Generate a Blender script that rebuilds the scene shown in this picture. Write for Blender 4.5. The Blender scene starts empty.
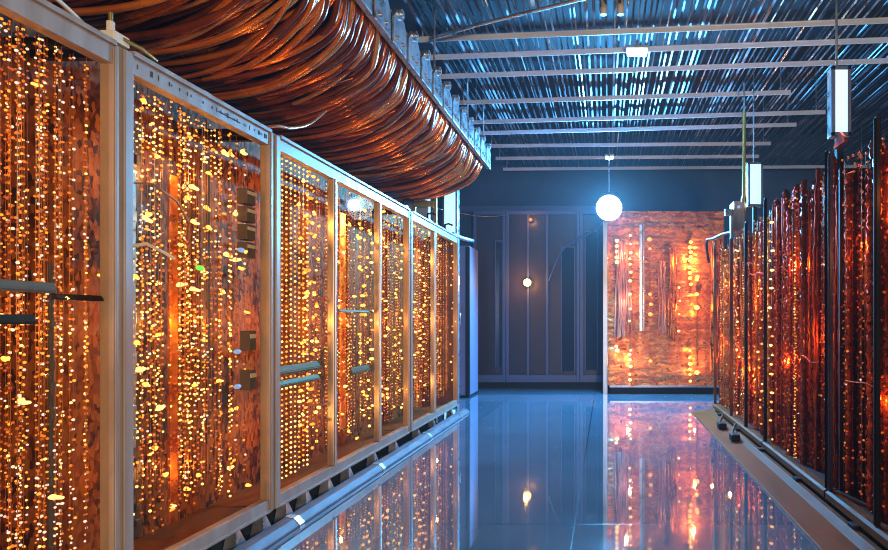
import bpy, math, random
from mathutils import Vector, Matrix
random.seed(11)
R = random.random
def U(a, b): return a + (b - a) * random.random()
SC = bpy.context.scene
COL = SC.collection
PI = math.pi

# ------------------------------------------------------------------ mesh builder
def ico(sub):
    t = (1 + 5 ** .5) / 2
    v = [Vector(p).normalized() for p in [(-1, t, 0), (1, t, 0), (-1, -t, 0), (1, -t, 0), (0, -1, t), (0, 1, t), (0, -1, -t), (0, 1, -t), (t, 0, -1), (t, 0, 1), (-t, 0, -1), (-t, 0, 1)]]
    f = [(0, 11, 5), (0, 5, 1), (0, 1, 7), (0, 7, 10), (0, 10, 11), (1, 5, 9), (5, 11, 4), (11, 10, 2), (10, 7, 6), (7, 1, 8), (3, 9, 4), (3, 4, 2), (3, 2, 6), (3, 6, 8), (3, 8, 9), (4, 9, 5), (2, 4, 11), (6, 2, 10), (8, 6, 7), (9, 8, 1)]
    for _ in range(sub):
        c = {}; nf = []
        def mid(a, b):
            k = (min(a, b), max(a, b))
            if k not in c:
                v.append(((v[a] + v[b]) / 2).normalized()); c[k] = len(v) - 1
            return c[k]
        for a, b, d in f:
            x, y, z = mid(a, b), mid(b, d), mid(d, a)
            nf += [(a, x, z), (b, y, x), (d, z, y), (x, y, z)]
        f = nf
    return v, f
ICO = [ico(0), ico(1), ico(2)]

class MB:
    def __init__(s): s.v = []; s.f = []; s.m = []; s.s = []
    def add(s, vs, fs, m=0, smooth=False):
        b = len(s.v); s.v += [tuple(p) for p in vs]
        for f in fs:
            s.f.append(tuple(b + i for i in f)); s.m.append(m); s.s.append(smooth)
        return s
    def box(s, x0, x1, y0, y1, z0, z1, m=0, rot=None, c=None):
        vs = [Vector((x, y, z)) for x in (x0, x1) for y in (y0, y1) for z in (z0, z1)]
        if rot is not None:
            c = c or Vector(((x0 + x1) / 2, (y0 + y1) / 2, (z0 + z1) / 2))
            vs = [rot @ (p - c) + c for p in vs]
        return s.add(vs, [(0, 1, 3, 2), (4, 6, 7, 5), (0, 4, 5, 1), (2, 3, 7, 6), (0, 2, 6, 4), (1, 5, 7, 3)], m)
    def prism(s, pts, a, b, axis='x', m=0):
        """pts: closed outline in the plane across axis, swept from a to b"""
        def P(t, u, v): return {'x': (t, u, v), 'y': (u, t, v), 'z': (u, v, t)}[axis]
        n = len(pts)
        vs = [P(a, *p) for p in pts] + [P(b, *p) for p in pts]
        fs = [(i, (i + 1) % n, n + (i + 1) % n, n + i) for i in range(n)] + [tuple(range(n))[::-1], tuple(range(n, 2 * n))]
        return s.add(vs, fs, m)
    def ball(s, c, r, m=0, sub=1, sc=(1, 1, 1)):
        v, f = ICO[sub]
        return s.add([(c[0] + p.x * r * sc[0], c[1] + p.y * r * sc[1], c[2] + p.z * r * sc[2]) for p in v], f, m, True)
    def tube(s, pts, r, n=6, m=0, caps=True):
        pts = [Vector(p) for p in pts]
        k = len(pts); rr = r if isinstance(r, (list, tuple)) else [r] * k
        tan = [(pts[min(i + 1, k - 1)] - pts[max(i - 1, 0)]).normalized() for i in range(k)]
        ref = Vector((0, 0, 1)) if abs(tan[0].z) < .9 else Vector((1, 0, 0))
        nrm = (ref - tan[0] * ref.dot(tan[0])).normalized()
        vs = []
        for i in range(k):
            nrm = (nrm - tan[i] * nrm.dot(tan[i])).normalized()
            bi = tan[i].cross(nrm)
            for j in range(n):
                a = 2 * PI * j / n
                vs.append(pts[i] + (nrm * math.cos(a) + bi * math.sin(a)) * rr[i])
        fs = [(i * n + j, i * n + (j + 1) % n, (i + 1) * n + (j + 1) % n, (i + 1) * n + j) for i in range(k - 1) for j in range(n)]
        b = len(s.v)
        s.add(vs, fs, m, True)
        if caps: s.add(vs[:n], [tuple(range(n))[::-1]], m); s.add(vs[-n:], [tuple(range(n))], m)
        return s
    def cyl(s, p, q, r, n=16, m=0, r2=None): return s.tube([p, q], [r, r if r2 is None else r2], n, m)
    def mesh(s, name, mats):
        me = bpy.data.meshes.new(name)
        me.from_pydata(s.v, [], s.f)
        for mt in (mats if isinstance(mats, (list, tuple)) else [mats]): me.materials.append(mt)
        me.polygons.foreach_set('material_index', s.m)
        me.polygons.foreach_set('use_smooth', s.s)
        me.update()
        return me

ROOT = {}
def link(name, data, parent=None, loc=(0, 0, 0)):
    o = bpy.data.objects.new(name, data); COL.objects.link(o); o.location = loc
    if parent is not None: o.parent = parent
    return o
def thing(name, label, cat, loc, group=None):
    o = link(name, None, None, loc); o.empty_display_size = .1
    ROOT[o.name] = Vector(loc); o['label'] = label; o['category'] = cat; o['kind'] = 'thing'
    if group: o['group'] = group
    return o
def part(name, mb, mats, parent, bevel=0, label=None):
    """mb in world coordinates; becomes a child of parent"""
    L = ROOT[parent.name]
    mb.v = [(p[0] - L[0], p[1] - L[1], p[2] - L[2]) for p in mb.v]
    o = link(name, mb.mesh(name, mats), parent)
    ROOT[o.name] = L
    if bevel: bev(o, bevel)
    if label: o['label'] = label
    return o
def bev(o, w, seg=2):
    b = o.modifiers.new('edge', 'BEVEL'); b.width = w; b.segments = seg; b.limit_method = 'ANGLE'
def solo(name, mb, mats, label, cat, loc, group=None, bevel=0):
    """a thing that is one mesh, origin at loc"""
    mb.v = [(p[0] - loc[0], p[1] - loc[1], p[2] - loc[2]) for p in mb.v]
    o = link(name, mb.mesh(name, mats), None, loc)
    o['label'] = label; o['category'] = cat; o['kind'] = 'thing'
    if group: o['group'] = group
    if bevel: bev(o, bevel)
    return o
def struct(name, mb, mats, label=None):
    o = link(name, mb.mesh(name, mats)); o['kind'] = 'structure'
    o['label'] = label or name.replace('_', ' '); o['category'] = name.split('_')[0]
    return o

# ------------------------------------------------------------------ materials
def mat(name, base=(.5, .5, .5), rough=.5, metal=0., spec=.5, coat=0., emit=None, es=0.):
    m = bpy.data.materials.new(name); m.use_nodes = True
    b = m.node_tree.nodes['Principled BSDF']
    b.inputs['Base Color'].default_value = (*base, 1); b.inputs['Roughness'].default_value = rough
    b.inputs['Metallic'].default_value = metal; b.inputs['Specular IOR Level'].default_value = spec
    b.inputs['Coat Weight'].default_value = coat; b.inputs['Coat Roughness'].default_value = .08
    if emit:
        b.inputs['Emission Color'].default_value = (*emit, 1); b.inputs['Emission Strength'].default_value = es
    return m
def nd(m, t, **k):
    n = m.node_tree.nodes.new(t)
    for a, v in k.items(): setattr(n, a, v)
    return n
def noisy(m, cols, scale=(1, 1, 1), nscale=4., detail=4., rough=None, bump=0., dist=0., pos=None, coord='Object'):
    """procedural colour from a ramped noise in object space, optional roughness range and bump"""
    t = m.node_tree; b = t.nodes['Principled BSDF']
    tc = nd(m, 'ShaderNodeTexCoord'); mp = nd(m, 'ShaderNodeMapping'); mp.inputs['Scale'].default_value = scale
    nz = nd(m, 'ShaderNodeTexNoise'); nz.inputs['Scale'].default_value = nscale; nz.inputs['Detail'].default_value = detail
    nz.inputs['Distortion'].default_value = dist
    t.links.new(tc.outputs[coord], mp.inputs['Vector']); t.links.new(mp.outputs[0], nz.inputs['Vector'])
    rp = nd(m, 'ShaderNodeValToRGB'); e = rp.color_ramp.elements
    n = len(cols); pos = pos or [.3 + .4 * i / max(1, n - 1) for i in range(n)]
    while len(e) < n: e.new(.5)
    for i in range(n): e[i].position = pos[i]; e[i].color = (*cols[i], 1)
    t.links.new(nz.outputs[0], rp.inputs[0]); t.links.new(rp.outputs[0], b.inputs['Base Color'])
    if rough:
        mr = nd(m, 'ShaderNodeMapRange'); mr.inputs['From Min'].default_value = .3; mr.inputs['From Max'].default_value = .7
        mr.inputs['To Min'].default_value = rough[0]; mr.inputs['To Max'].default_value = rough[1]
        t.links.new(nz.outputs[0], mr.inputs['Value']); t.links.new(mr.outputs[0], b.inputs['Roughness'])
    if bump:
        bp = nd(m, 'ShaderNodeBump'); bp.inputs['Strength'].default_value = bump; bp.inputs['Distance'].default_value = .02
        t.links.new(nz.outputs[0], bp.inputs['Height']); t.links.new(bp.outputs[0], b.inputs['Normal'])
    return m
def mosaic(m, cols, scale, vs):
    """small chips of differing colour in drifts, with a crinkled surface"""
    t = m.node_tree; b = t.nodes['Principled BSDF']
    tc = nd(m, 'ShaderNodeTexCoord'); mp = nd(m, 'ShaderNodeMapping'); mp.inputs['Scale'].default_value = scale
    vo = nd(m, 'ShaderNodeTexVoronoi'); vo.inputs['Scale'].default_value = vs
    nz = nd(m, 'ShaderNodeTexNoise'); nz.inputs['Scale'].default_value = 4; nz.inputs['Detail'].default_value = 4
    t.links.new(tc.outputs['Object'], mp.inputs['Vector']); t.links.new(mp.outputs[0], vo.inputs['Vector']); t.links.new(mp.outputs[0], nz.inputs['Vector'])
    sp = nd(m, 'ShaderNodeSeparateColor'); t.links.new(vo.outputs['Color'], sp.inputs[0])
    a = nd(m, 'ShaderNodeMath'); a.operation = 'MULTIPLY_ADD'; a.inputs[1].default_value = .55
    c = nd(m, 'ShaderNodeMath'); c.operation = 'MULTIPLY_ADD'; c.inputs[1].default_value = 1.3; c.inputs[2].default_value = -.43
    t.links.new(nz.outputs[0], c.inputs[0]); t.links.new(sp.outputs[0], a.inputs[0]); t.links.new(c.outputs[0], a.inputs[2])
    rp = nd(m, 'ShaderNodeValToRGB'); e = rp.color_ramp.elements
    while len(e) < len(cols): e.new(.5)
    for i, q in enumerate(cols): e[i].position = .12 + .78 * i / (len(cols) - 1); e[i].color = (*q, 1)
    t.links.new(a.outputs[0], rp.inputs[0]); t.links.new(rp.outputs[0], b.inputs['Base Color'])
    bp = nd(m, 'ShaderNodeBump'); bp.inputs['Strength'].default_value = .6; bp.inputs['Distance'].default_value = .01
    t.links.new(sp.outputs[1], bp.inputs['Height']); t.links.new(bp.outputs[0], b.inputs['Normal'])
    return m
def led(name, col, s):
    m = mat(name, (col[0] * .4, col[1] * .4, col[2] * .4), .3, emit=col, es=s)
    m.cycles.emission_sampling = 'NONE'
    return m
def glassy(name, tint, gloss=.12, rough=.02):
    m = bpy.data.materials.new(name); m.use_nodes = True; t = m.node_tree; t.nodes.clear()
    out = t.nodes.new('ShaderNodeOutputMaterial'); tr = t.nodes.new('ShaderNodeBsdfTransparent'); gl = t.nodes.new('ShaderNodeBsdfGlossy')
    tr.inputs['Color'].default_value = (*tint, 1); gl.inputs['Roughness'].default_value = rough; gl.inputs['Color'].default_value = (1, 1, 1, 1)
    lw = t.nodes.new('ShaderNodeLayerWeight'); lw.inputs['Blend'].default_value = .5
    pw = t.nodes.new('ShaderNodeMath'); pw.operation = 'POWER'; pw.inputs[1].default_value = 5
    ma = t.nodes.new('ShaderNodeMath'); ma.operation = 'MULTIPLY_ADD'; ma.inputs[1].default_value = gloss; ma.inputs[2].default_value = .008
    t.links.new(lw.outputs['Facing'], pw.inputs[0]); t.links.new(pw.outputs[0], ma.inputs[0])
    mx = t.nodes.new('ShaderNodeMixShader')
    t.links.new(ma.outputs[0], mx.inputs[0]); t.links.new(tr.outputs[0], mx.inputs[1]); t.links.new(gl.outputs[0], mx.inputs[2])
    t.links.new(mx.outputs[0], out.inputs[0])
    return m

M = {}
M['steel'] = noisy(mat('brushed_steel', (.5, .47, .44), .36, .75), [(.40, .36, .33), (.56, .52, .48)], (4, 4, .6), 6, rough=(.28, .45))
M['beige'] = noisy(mat('beige_frame', (.45, .38, .31), .42, .25), [(.34, .25, .195), (.44, .34, .27)], (3, 3, .5), 5, rough=(.32, .5))
M['dark'] = mat('black_metal', (.012, .010, .010), .6, .1, .25)
M['slot'] = mat('punched_hole', (.03, .025, .02), .8)
M['interior'] = noisy(mat('cabinet_interior', (.1, .05, .03), .6), [(.05, .025, .015), (.16, .07, .03)], (1, 3, 1), 3)
M['back'] = mosaic(mat('copper_foil_back', (.3, .12, .04), .6, .15, .2), [(.020, .006, .003), (.08, .018, .005), (.25, .065, .011), (.38, .12, .02), (.20, .05, .02)], (1, 1.5, .8), 38)
M['pane'] = glassy('cabinet_pane', (.97, .92, .82), .03)
M['bead_hot'] = led('led_hot', (1, .58, .18), 3.0)
M['bead_amb'] = led('led_amber', (1, .37, .045), 1.7)
M['bead_org'] = led('led_orange', (1, .25, .025), .85)
M['bead_dim'] = led('led_dim', (1, .22, .03), .38)
M['bead_wht'] = led('led_white', (.95, .82, .78), 1.1)
M['bead_red'] = led('led_red', (1, .13, .02), .38)
M['lampy'] = led('lamp_yellow', (1, .44, .07), 3.2)
M['lampg'] = led('lamp_green', (.2, 1, .1), 1.0)
M['lampb'] = led('lamp_blue', (.25, .45, 1), .9)
M['wire'] = mat('copper_wire', (.35, .12, .04), .35, .8)
M['copper'] = noisy(mat('copper_cable', (.62, .17, .035), .27, .6, coat=.25), [(.70, .13, .012), (.98, .27, .03)], (.6, .6, .6), 9, 3, rough=(.16, .3))
M['copper2'] = noisy(mat('pale_copper_cable', (.75, .32, .12), .25, .6, coat=.5), [(.5, .17, .05), (.85, .40, .16)], (.6, .6, .6), 9, 3)
M['copper3'] = noisy(mat('dark_copper_cable', (.2, .04, .01), .28, .5, coat=.3), [(.10, .016, .004), (.28, .055, .012)], (.6, .6, .6), 9, 3)
M['redcop'] = noisy(mat('red_copper_winding', (.4, .08, .025), .3, .8), [(.24, .026, .007), (.70, .13, .028)], (1, 1, .8), 12, 4, rough=(.28, .5))
M['orgcop'] = noisy(mat('orange_copper_winding', (.6, .2, .05), .3, .8), [(.55, .12, .025), (.95, .36, .09)], (1, 1, .8), 12, 4, rough=(.2, .45))
for k_, c_ in (('redcop', (1, .30, .10)), ('orgcop', (1, .40, .14))): M[k_].node_tree.nodes['Principled BSDF'].inputs['Specular Tint'].default_value = (*c_, 1)
M['darkred'] = noisy(mat('dark_red_backing', (.06, .012, .006), .6, .2), [(.02, .005, .003), (.10, .02, .008)], (1, 3, .6), 4)
M['foil'] = noisy(mat('copper_foil', (.72, .33, .18), .34, .5), [(.30, .04, .012), (.84, .27, .06), (.50, .10, .03), (.72, .22, .08)], (1, 1, 1.7), 8, 8, rough=(.22, .5), bump=.9, dist=.8)
M['pinkcop'] = noisy(mat('pink_copper_strand', (.72, .30, .20), .35, .6), [(.5, .15, .09), (.8, .38, .27)], (2, 2, .4), 8)
M['zinc'] = noisy(mat('galvanised_steel', (.55, .57, .60), .33, .85), [(.42, .43, .46), (.66, .68, .70)], (2, 2, 2), 7, rough=(.22, .42))
M['trunk'] = noisy(mat('dull_zinc', (.3, .3, .33), .6, .3, .3), [(.11, .11, .125), (.20, .20, .225)], (4, 1, 4), 5)
M['rod'] = noisy(mat('steel_rod', (.42, .46, .52), .3, .9), [(.20, .22, .26), (.62, .66, .72)], (6, 1.2, 6), 2.5, 4, rough=(.2, .42))
M['rod2'] = noisy(mat('dull_steel_rod', (.2, .22, .26), .38, .8), [(.06, .07, .09), (.25, .27, .32)], (6, 1.2, 6), 2.5, 4, rough=(.3, .5))
M['rod3'] = mat('dark_rod', (.05, .055, .07), .4, .6)
M['joist'] = noisy(mat('pale_joist_steel', (.7, .73, .8), .4, .2), [(.62, .65, .74), (.78, .81, .88)], (.5, 3, 3), 4)
M['void'] = mat('dark_ceiling', (.02, .022, .03), .8)
M['bluewall'] = noisy(mat('dark_back_wall', (.09, .10, .13), .65), [(.02, .045, .09), (.05, .095, .17)], (1, 1, 1), 1.2, 5)
M['maroon'] = noisy(mat('dark_door_panel', (.07, .045, .05), .32), [(.028, .018, .024), (.055, .034, .042)], (1, 1, .4), 2)
M['frameblue'] = mat('slate_frame', (.09, .11, .20), .45, .3)
M['darkglass'] = mat('dark_glass', (.03, .032, .045), .06, 0, .6)
M['locker'] = mat('slate_locker', (.22, .22, .34), .45, .2)
M['gold'] = mat('brass', (.62, .43, .12), .32, .8)
M['duct'] = noisy(mat('duct_grey', (.10, .10, .11), .5, .4), [(.05, .05, .06), (.15, .15, .16)], (2, 2, 2), 4)
M['mauve'] = mat('mauve_panel', (.34, .30, .36), .5, .1)
M['bronze'] = noisy(mat('bronze_plinth', (.22, .10, .035), .4, .1, .15), [(.13, .042, .006), (.21, .070, .010)], (3, .8, 3), 4, rough=(.5, .65))
M['ice'] = mat('ice_white_diffuser', (.6, .75, .8), .4, emit=(.42, .86, 1), es=1.15)
M['star'] = mat('lamp_lens', (.9, .95, 1), .3, emit=(.80, .95, 1), es=14)
M['star'].cycles.emission_sampling = 'NONE'
M['fix'] = mat('fixture_diffuser', (.8, .85, .9), .4, emit=(.75, .93, 1), es=3.0)
M['blackcable'] = mat('black_cable', (.012, .012, .013), .35, coat=.4)
M['module'] = mat('module_grey', (.09, .07, .06), .5)
M['modblue'] = mat('module_bluegrey', (.14, .14, .20), .5, .2)
M['cream'] = mat('cream_wire', (.75, .66, .5), .4)

# floor: large grey tiles with thin joints, polished
def floor_mat():
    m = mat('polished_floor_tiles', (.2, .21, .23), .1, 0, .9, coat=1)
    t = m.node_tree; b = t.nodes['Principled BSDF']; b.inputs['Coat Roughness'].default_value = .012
    tc = nd(m, 'ShaderNodeTexCoord'); mp = nd(m, 'ShaderNodeMapping')
    mp.inputs['Location'].default_value = (.17, .47, 0)
    br = nd(m, 'ShaderNodeTexBrick'); br.offset = 0; br.squash = 1
    br.inputs['Scale'].default_value = 1; br.inputs['Brick Width'].default_value = 1.24; br.inputs['Row Height'].default_value = 1.24
    br.inputs['Mortar Size'].default_value = .0045; br.inputs['Mortar Smooth'].default_value = .1
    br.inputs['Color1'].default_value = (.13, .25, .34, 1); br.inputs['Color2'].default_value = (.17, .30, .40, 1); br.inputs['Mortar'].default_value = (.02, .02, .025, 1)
    t.links.new(tc.outputs['Object'], mp.inputs['Vector']); t.links.new(mp.outputs[0], br.inputs['Vector'])
    nz = nd(m, 'ShaderNodeTexNoise'); nz.inputs['Scale'].default_value = 1.6; nz.inputs['Detail'].default_value = 5
    t.links.new(tc.outputs['Object'], nz.inputs['Vector'])
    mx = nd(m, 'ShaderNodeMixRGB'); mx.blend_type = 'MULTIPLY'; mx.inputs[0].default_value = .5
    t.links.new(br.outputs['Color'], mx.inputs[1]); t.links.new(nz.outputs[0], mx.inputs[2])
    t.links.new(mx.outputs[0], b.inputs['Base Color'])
    mr = nd(m, 'ShaderNodeMapRange'); mr.inputs['From Min'].default_value = .3; mr.inputs['From Max'].default_value = .7
    mr.inputs['To Min'].default_value = .02; mr.inputs['To Max'].default_value = .07
    t.links.new(nz.outputs[0], mr.inputs['Value'])
    ad = nd(m, 'ShaderNodeMath'); ad.operation = 'MULTIPLY_ADD'; ad.inputs[1].default_value = .12
    t.links.new(br.outputs['Fac'], ad.inputs[0]); t.links.new(mr.outputs[0], ad.inputs[2]); t.links.new(ad.outputs[0], b.inputs['Roughness'])
    return m
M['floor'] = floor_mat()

# ------------------------------------------------------------------ camera
F, CX, CY, H = 600., 606., 321., 1.1
cam = bpy.data.cameras.new('camera'); co = bpy.data.objects.new('camera', cam); COL.objects.link(co)
co.location = (0, 0, H); co.rotation_euler = (PI / 2, 0, 0)
cam.sensor_width = 36; cam.lens = 36 * F / 888; cam.shift_x = (444 - CX) / 888; cam.shift_y = (CY - 275) / 888
cam.clip_start = .05
SC.camera = co
def at(px, py, Y): return Vector(((px - CX) / F * Y, Y, H + (CY - py) / F * Y))

# ------------------------------------------------------------------ the setting
XL, XR, YB, ZC = -3.0, 4.3, 10.1, 4.25
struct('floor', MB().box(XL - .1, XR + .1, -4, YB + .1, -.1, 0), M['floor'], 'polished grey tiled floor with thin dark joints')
struct('ceiling', MB().box(XL - .1, XR + .1, -4, YB + .1, ZC, ZC + .1), M['void'], 'dark ceiling above the rods')
struct('wall_back', MB().box(XL, XR, YB, YB + .1, 0, ZC), M['bluewall'], 'dark blue-grey back wall')
struct('wall_left', MB().box(XL - .1, XL, -4, YB + .1, 0, ZC), M['bluewall'], 'dark wall behind the left cabinets')
struct('wall_right', MB().box(XR, XR + .1, -4, YB + .1, 0, ZC), M['void'], 'dark wall far right')
struct('wall_front', MB().box(XL, XR, -4.1, -4, 0, ZC), M['void'], 'dark wall behind the viewer')
struct('trim_1', MB().box(-2.75, .0, YB - .05, YB, 2.93, 3.03), M['frameblue'], 'thin slate header rail on the back wall')

# ------------------------------------------------------------------ strands of beads
def strand_mesh(style, L, sub):
    b = MB()
    P = {  # spacing, radius, jitter, skip, palette
        'warm': (.025, .0042, .005, .12, [('bead_hot', 2), ('bead_amb', 4), ('bead_org', 7), ('bead_dim', 7), ('bead_wht', 4)]),
        'sparse': (.026, .0050, .006, .24, [('bead_hot', 5), ('bead_amb', 6), ('bead_org', 6), ('bead_dim', 5), ('bead_wht', 2)]),
        'pale': (.036, .0046, .008, .3, [('bead_wht', 6), ('bead_org', 4), ('bead_dim', 4), ('bead_amb', 1)]),
        'neat': (.029, .0058, .001, .02, [('bead_hot', 9), ('bead_amb', 4), ('bead_wht', 1)]),
        'dense': (.027, .0046, .006, .12, [('bead_hot', 3), ('bead_amb', 8), ('bead_org', 8), ('bead_dim', 5), ('wire', 1)]),
        'lamps': (.075, .0095, .03, .3, [('bead_hot', 5), ('lampy', 5), ('bead_amb', 3)]),
        'red': (.045, .0062, .014, .45, [('bead_red', 12), ('bead_dim', 8), ('redcop', 10), ('bead_org', 2), ('bead_wht', .4)]),
        'strip': (.030, .0060, .008, .12, [('bead_hot', 2), ('bead_amb', 7), ('bead_org', 7), ('bead_dim', 3)]),
    }[style]
    sp, r, j, skip, pal = P
    names = [k for k, w in pal]; ws = [w for k, w in pal]
    b.tube([(0, 0, 0), (U(-.004, .004), U(-.004, .004), -L / 2), (0, 0, -L)], .0013, 4, 0)
    z = -.015; gap = 0; seg_mode = 0; tone = random.choices(range(len(names)), ws)[0]
    while z > -L + .01:
        if R() < .04: tone = random.choices(range(len(names)), ws)[0]
        if gap > 0: gap -= 1
        elif style in ('sparse', 'warm', 'red') and R() < .025: gap = random.randint(3, 10)
        elif R() > skip:
            k = tone if R() < .45 else random.choices(range(len(names)), ws)[0]
            rr = r * U(.72, 1.2)
            sc = (1, 1.0, 1.0) if style != 'lamps' else (1, U(.9, 2.2), 1)
            b.ball((U(-j, j) * .6, U(-j, j) * .6, z), rr, 1 + k, sub, sc)
        z -= sp * U(.94, 1.06)
    return b.mesh('light_strand', [M['wire']] + [M[k] for k in names])
SM = {}
def strands(style, L, n, sub=1):
    key = (style, round(L, 2), sub)
    if key not in SM: SM[key] = [strand_mesh(style, L, sub) for _ in range(n)]
    return random.choice(SM[key])
def hang(parent, me, p, name='light_strand', rz=None, sz=1.):
    o = link(name, me, parent, Vector(p) - ROOT[parent.name])
    o.rotation_euler.z = U(0, 6.28) if rz is None else rz
    o.scale.z = sz
    return o

# ------------------------------------------------------------------ left cabinets
XF, ZT, ZB = -1.75, 2.09, .105
def amber(p, e, r=.05, col=(1, .42, .10)):
    l = bpy.data.lights.new('amber_glow', 'POINT'); l.energy = e; l.color = col; l.shadow_soft_size = r
    o = bpy.data.objects.new('amber_glow', l); COL.objects.link(o); o.location = p
    return o
def lamp_mesh(kind):
    b = MB()
    L = U(.004, .022); r = U(.0055, .0095)
    b.tube([(0, -L - r, 0), (0, -L - r * .5, U(-.003, .003)), (0, 0, U(-.004, .004)), (0, L + r * .5, U(-.003, .003)), (0, L + r, 0)], [r * .25, r * .8, r, r * .8, r * .25], 8, 0)
    if R() < .5: b.ball((0, -L * .6, .004), r * 1.3, 0, 1)
    return b.mesh('indicator_lamp', M[kind])
LAMPS = [lamp_mesh(k) for k in ('lampy', 'lampy', 'lampy', 'bead_hot', 'bead_amb', 'lampy', 'bead_hot')]
def left_cabinet(y0, y1, mull, bays, label, pw0=.055, pw1=.028, ticks=False, extra=None, foot=(), glow=2.6):
    rt = thing('light_cabinet', label, 'cabinet', (XF, (y0 + y1) / 2, 0), 'glass-fronted light cabinets along the left side')
    fr = M['beige']
    xb = -2.10
    # posts: an upright with a raised inner lip
    def post(a, b, nm='post'):
        w = b - a
        m = MB().box(XF - .05, XF, a, b, ZB, ZT)
        if w > .04: m.box(XF, XF + .010, a + w * .25, b, ZB + .002, ZT - .004)
        else: m.box(XF, XF + .006, a + w * .15, b - w * .15, ZB + .002, ZT - .004)
        return part(nm, m, fr, rt, .004)
    post(y0, y0 + pw0); post(y1 - pw1, y1)
    a, c = y0 + pw0, y1 - pw1
    m = MB().box(XF - .05, XF - .001, a, c, ZT - .075, ZT - .001); m.box(XF - .05, XF + .014, a, c, ZT - .012, ZT + .006)
    if ticks:
        y = a + .03
        while y < c - .02:
            if R() < .62:
                w = random.choice([.003, .003, .005, .012]); h = random.choice([.018, .022, .012])
                m.box(XF - .001, XF + .0006, y, y + w, ZT - .040 - h / 2, ZT - .040 + h / 2, 1)
            y += U(.012, .03)
        m.box(XF - .001, XF + .0008, a + .50, a + .66, ZT - .046, ZT - .040, 1)
    part('top_rail', m, [fr, M['slot']], rt, .002)
    m = MB().box(XF - .05, XF - .001, a, c, ZB, ZB + .065); m.box(XF - .05, XF + .010, a, c, ZB, ZB + .012)
    part('bottom_rail', m, fr, rt, .002)
    for my, w in mull: 
        part('mullion', MB().box(XF - .04, XF + .004, my - w / 2, my + w / 2, ZB + .066, ZT - .076).box(XF + .004, XF + .010, my - w / 4, my + w / 4, ZB + .066, ZT - .076), M['steel'], rt, .003)
    edges = [a] + [q for my, w in mull for q in (my - w / 2, my + w / 2)] + [c]
    for i in range(0, len(edges), 2):
        part('pane', MB().box(XF - .022, XF - .016, edges[i] + .001, edges[i + 1] - .001, ZB + .066, ZT - .076), M['pane'], rt)
    part('back_sheet', MB().box(xb - .02, xb, y0 + .001, y1 - .001, ZB, ZT + .11), M['back'], rt)
    part('base_tray', MB().box(xb, XF - .051, y0 + .01, y1 - .01, ZB, ZB + .02), M['bronze'], rt)
    for q in (y0 + .03, y1 - .06): part('top_brace', MB().box(xb, XF - .051, q, q + .03, ZT - .03, ZT), M['dark'], rt)
    if y1 > 7: part('side_sheet', MB().box(xb, XF - .051, y1 - .009, y1, ZB, ZT), M['interior'], rt)
    for fy in foot:
        f = MB(); 
        f.add([(XF + .02, fy - .05, .0), (XF + .02, fy + .05, .0), (XF - .05, fy - .05, .0), (XF - .05, fy + .05, .0), (XF - .005, fy - .012, ZB), (XF - .005, fy + .012, ZB), (XF - .05, fy - .012, ZB), (XF - .05, fy + .012, ZB)],
              [(0, 1, 5, 4), (2, 6, 7, 3), (0, 4, 6, 2), (1, 3, 7, 5), (4, 5, 7, 6), (0, 2, 3, 1)])
        part('foot_bracket', f, M['zinc'], rt)
    part('rear_leg', MB().box(xb, xb + .06, y0 + .03, y0 + .09, 0, ZB), M['dark'], rt)
    part('rear_leg', MB().box(xb, xb + .06, y1 - .09, y1 - .03, 0, ZB), M['dark'], rt)
    Ls = 1.80
    for (b0, b1, style, pitch, layers, nl, sub) in bays:
        y = b0 + .02
        while y < b1 - .015:
            for d in layers:
                if style != 'neat' and R() < .10: continue
                L = Ls
                zt = ZT - .085 + max(0, d - .03) * .55
                me = strands(style, L, 10, sub)
                jj = .002 if style == 'neat' else pitch * .35
                hang(rt, me, (XF - d - (0 if style == 'neat' else U(0, .05)), y + U(-jj, jj), zt), sz=1. if style == 'neat' else U(.93, 1.0))
            y += pitch
        for k in range(nl):
            o = link('indicator_lamp', random.choice(LAMPS), rt, Vector((XF - U(.045, .16), U(b0 + .03, b1 - .05), U(ZB + .12, ZT - .12))) - ROOT[rt.name])
            o.rotation_euler.x = U(-.25, .25); o.scale = (1, U(.7, 1.15), U(.7, 1.1))
    if extra: extra(rt)
    n = max(1, round((y1 - y0) / .75))
    for i in range(n):
        for z, e in ((1.75, 1.25), (1.1, 1.05), (.45, .8)):
            amber((XF - .13, y0 + (y1 - y0) * (i + .5) / n, z), e * glow, .013)
    return rt
def crossbar(rt, y0, y1, z, x=-1.785, w=.02, h=.03, m='dark', dz=0):
    b = MB().prism([(x - w, z), (x, z), (x, z + h * .4), (x - w * .4, z + h), (x - w, z + h)], y0, y1, 'y')
    b.box(x - .002, x + .003, y0, y1, z + h * .15, z + h * .3)
    part('crossbar', b, M[m], rt, .002)
def busbar(rt, y, x, z0, z1, w=.03, m='modblue'):
    b = MB().box(x - .012, x, y - w / 2, y + w / 2, z0, z1)
    z = z0 + .05
    while z < z1 - .04:
        if R() < .6: b.box(x - .004, x + .006, y - w * .38, y + w * .38, z, z + U(.02, .05))
        z += U(.06, .12)
    part('bus_bar', b, M[m], rt, .002)
def module(rt, y, z, x=-1.80, w=.075, h=.075):
    b = MB().box(x - .05, x, y - w / 2, y + w / 2, z, z + h)
    o = part('module_box', b, M['module'], rt, .003)
    part('label_plate', MB().box(x, x + .003, y - w * .42, y + w * .42, z + h * .62, z + h * .84), M['cream'], o)

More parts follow.
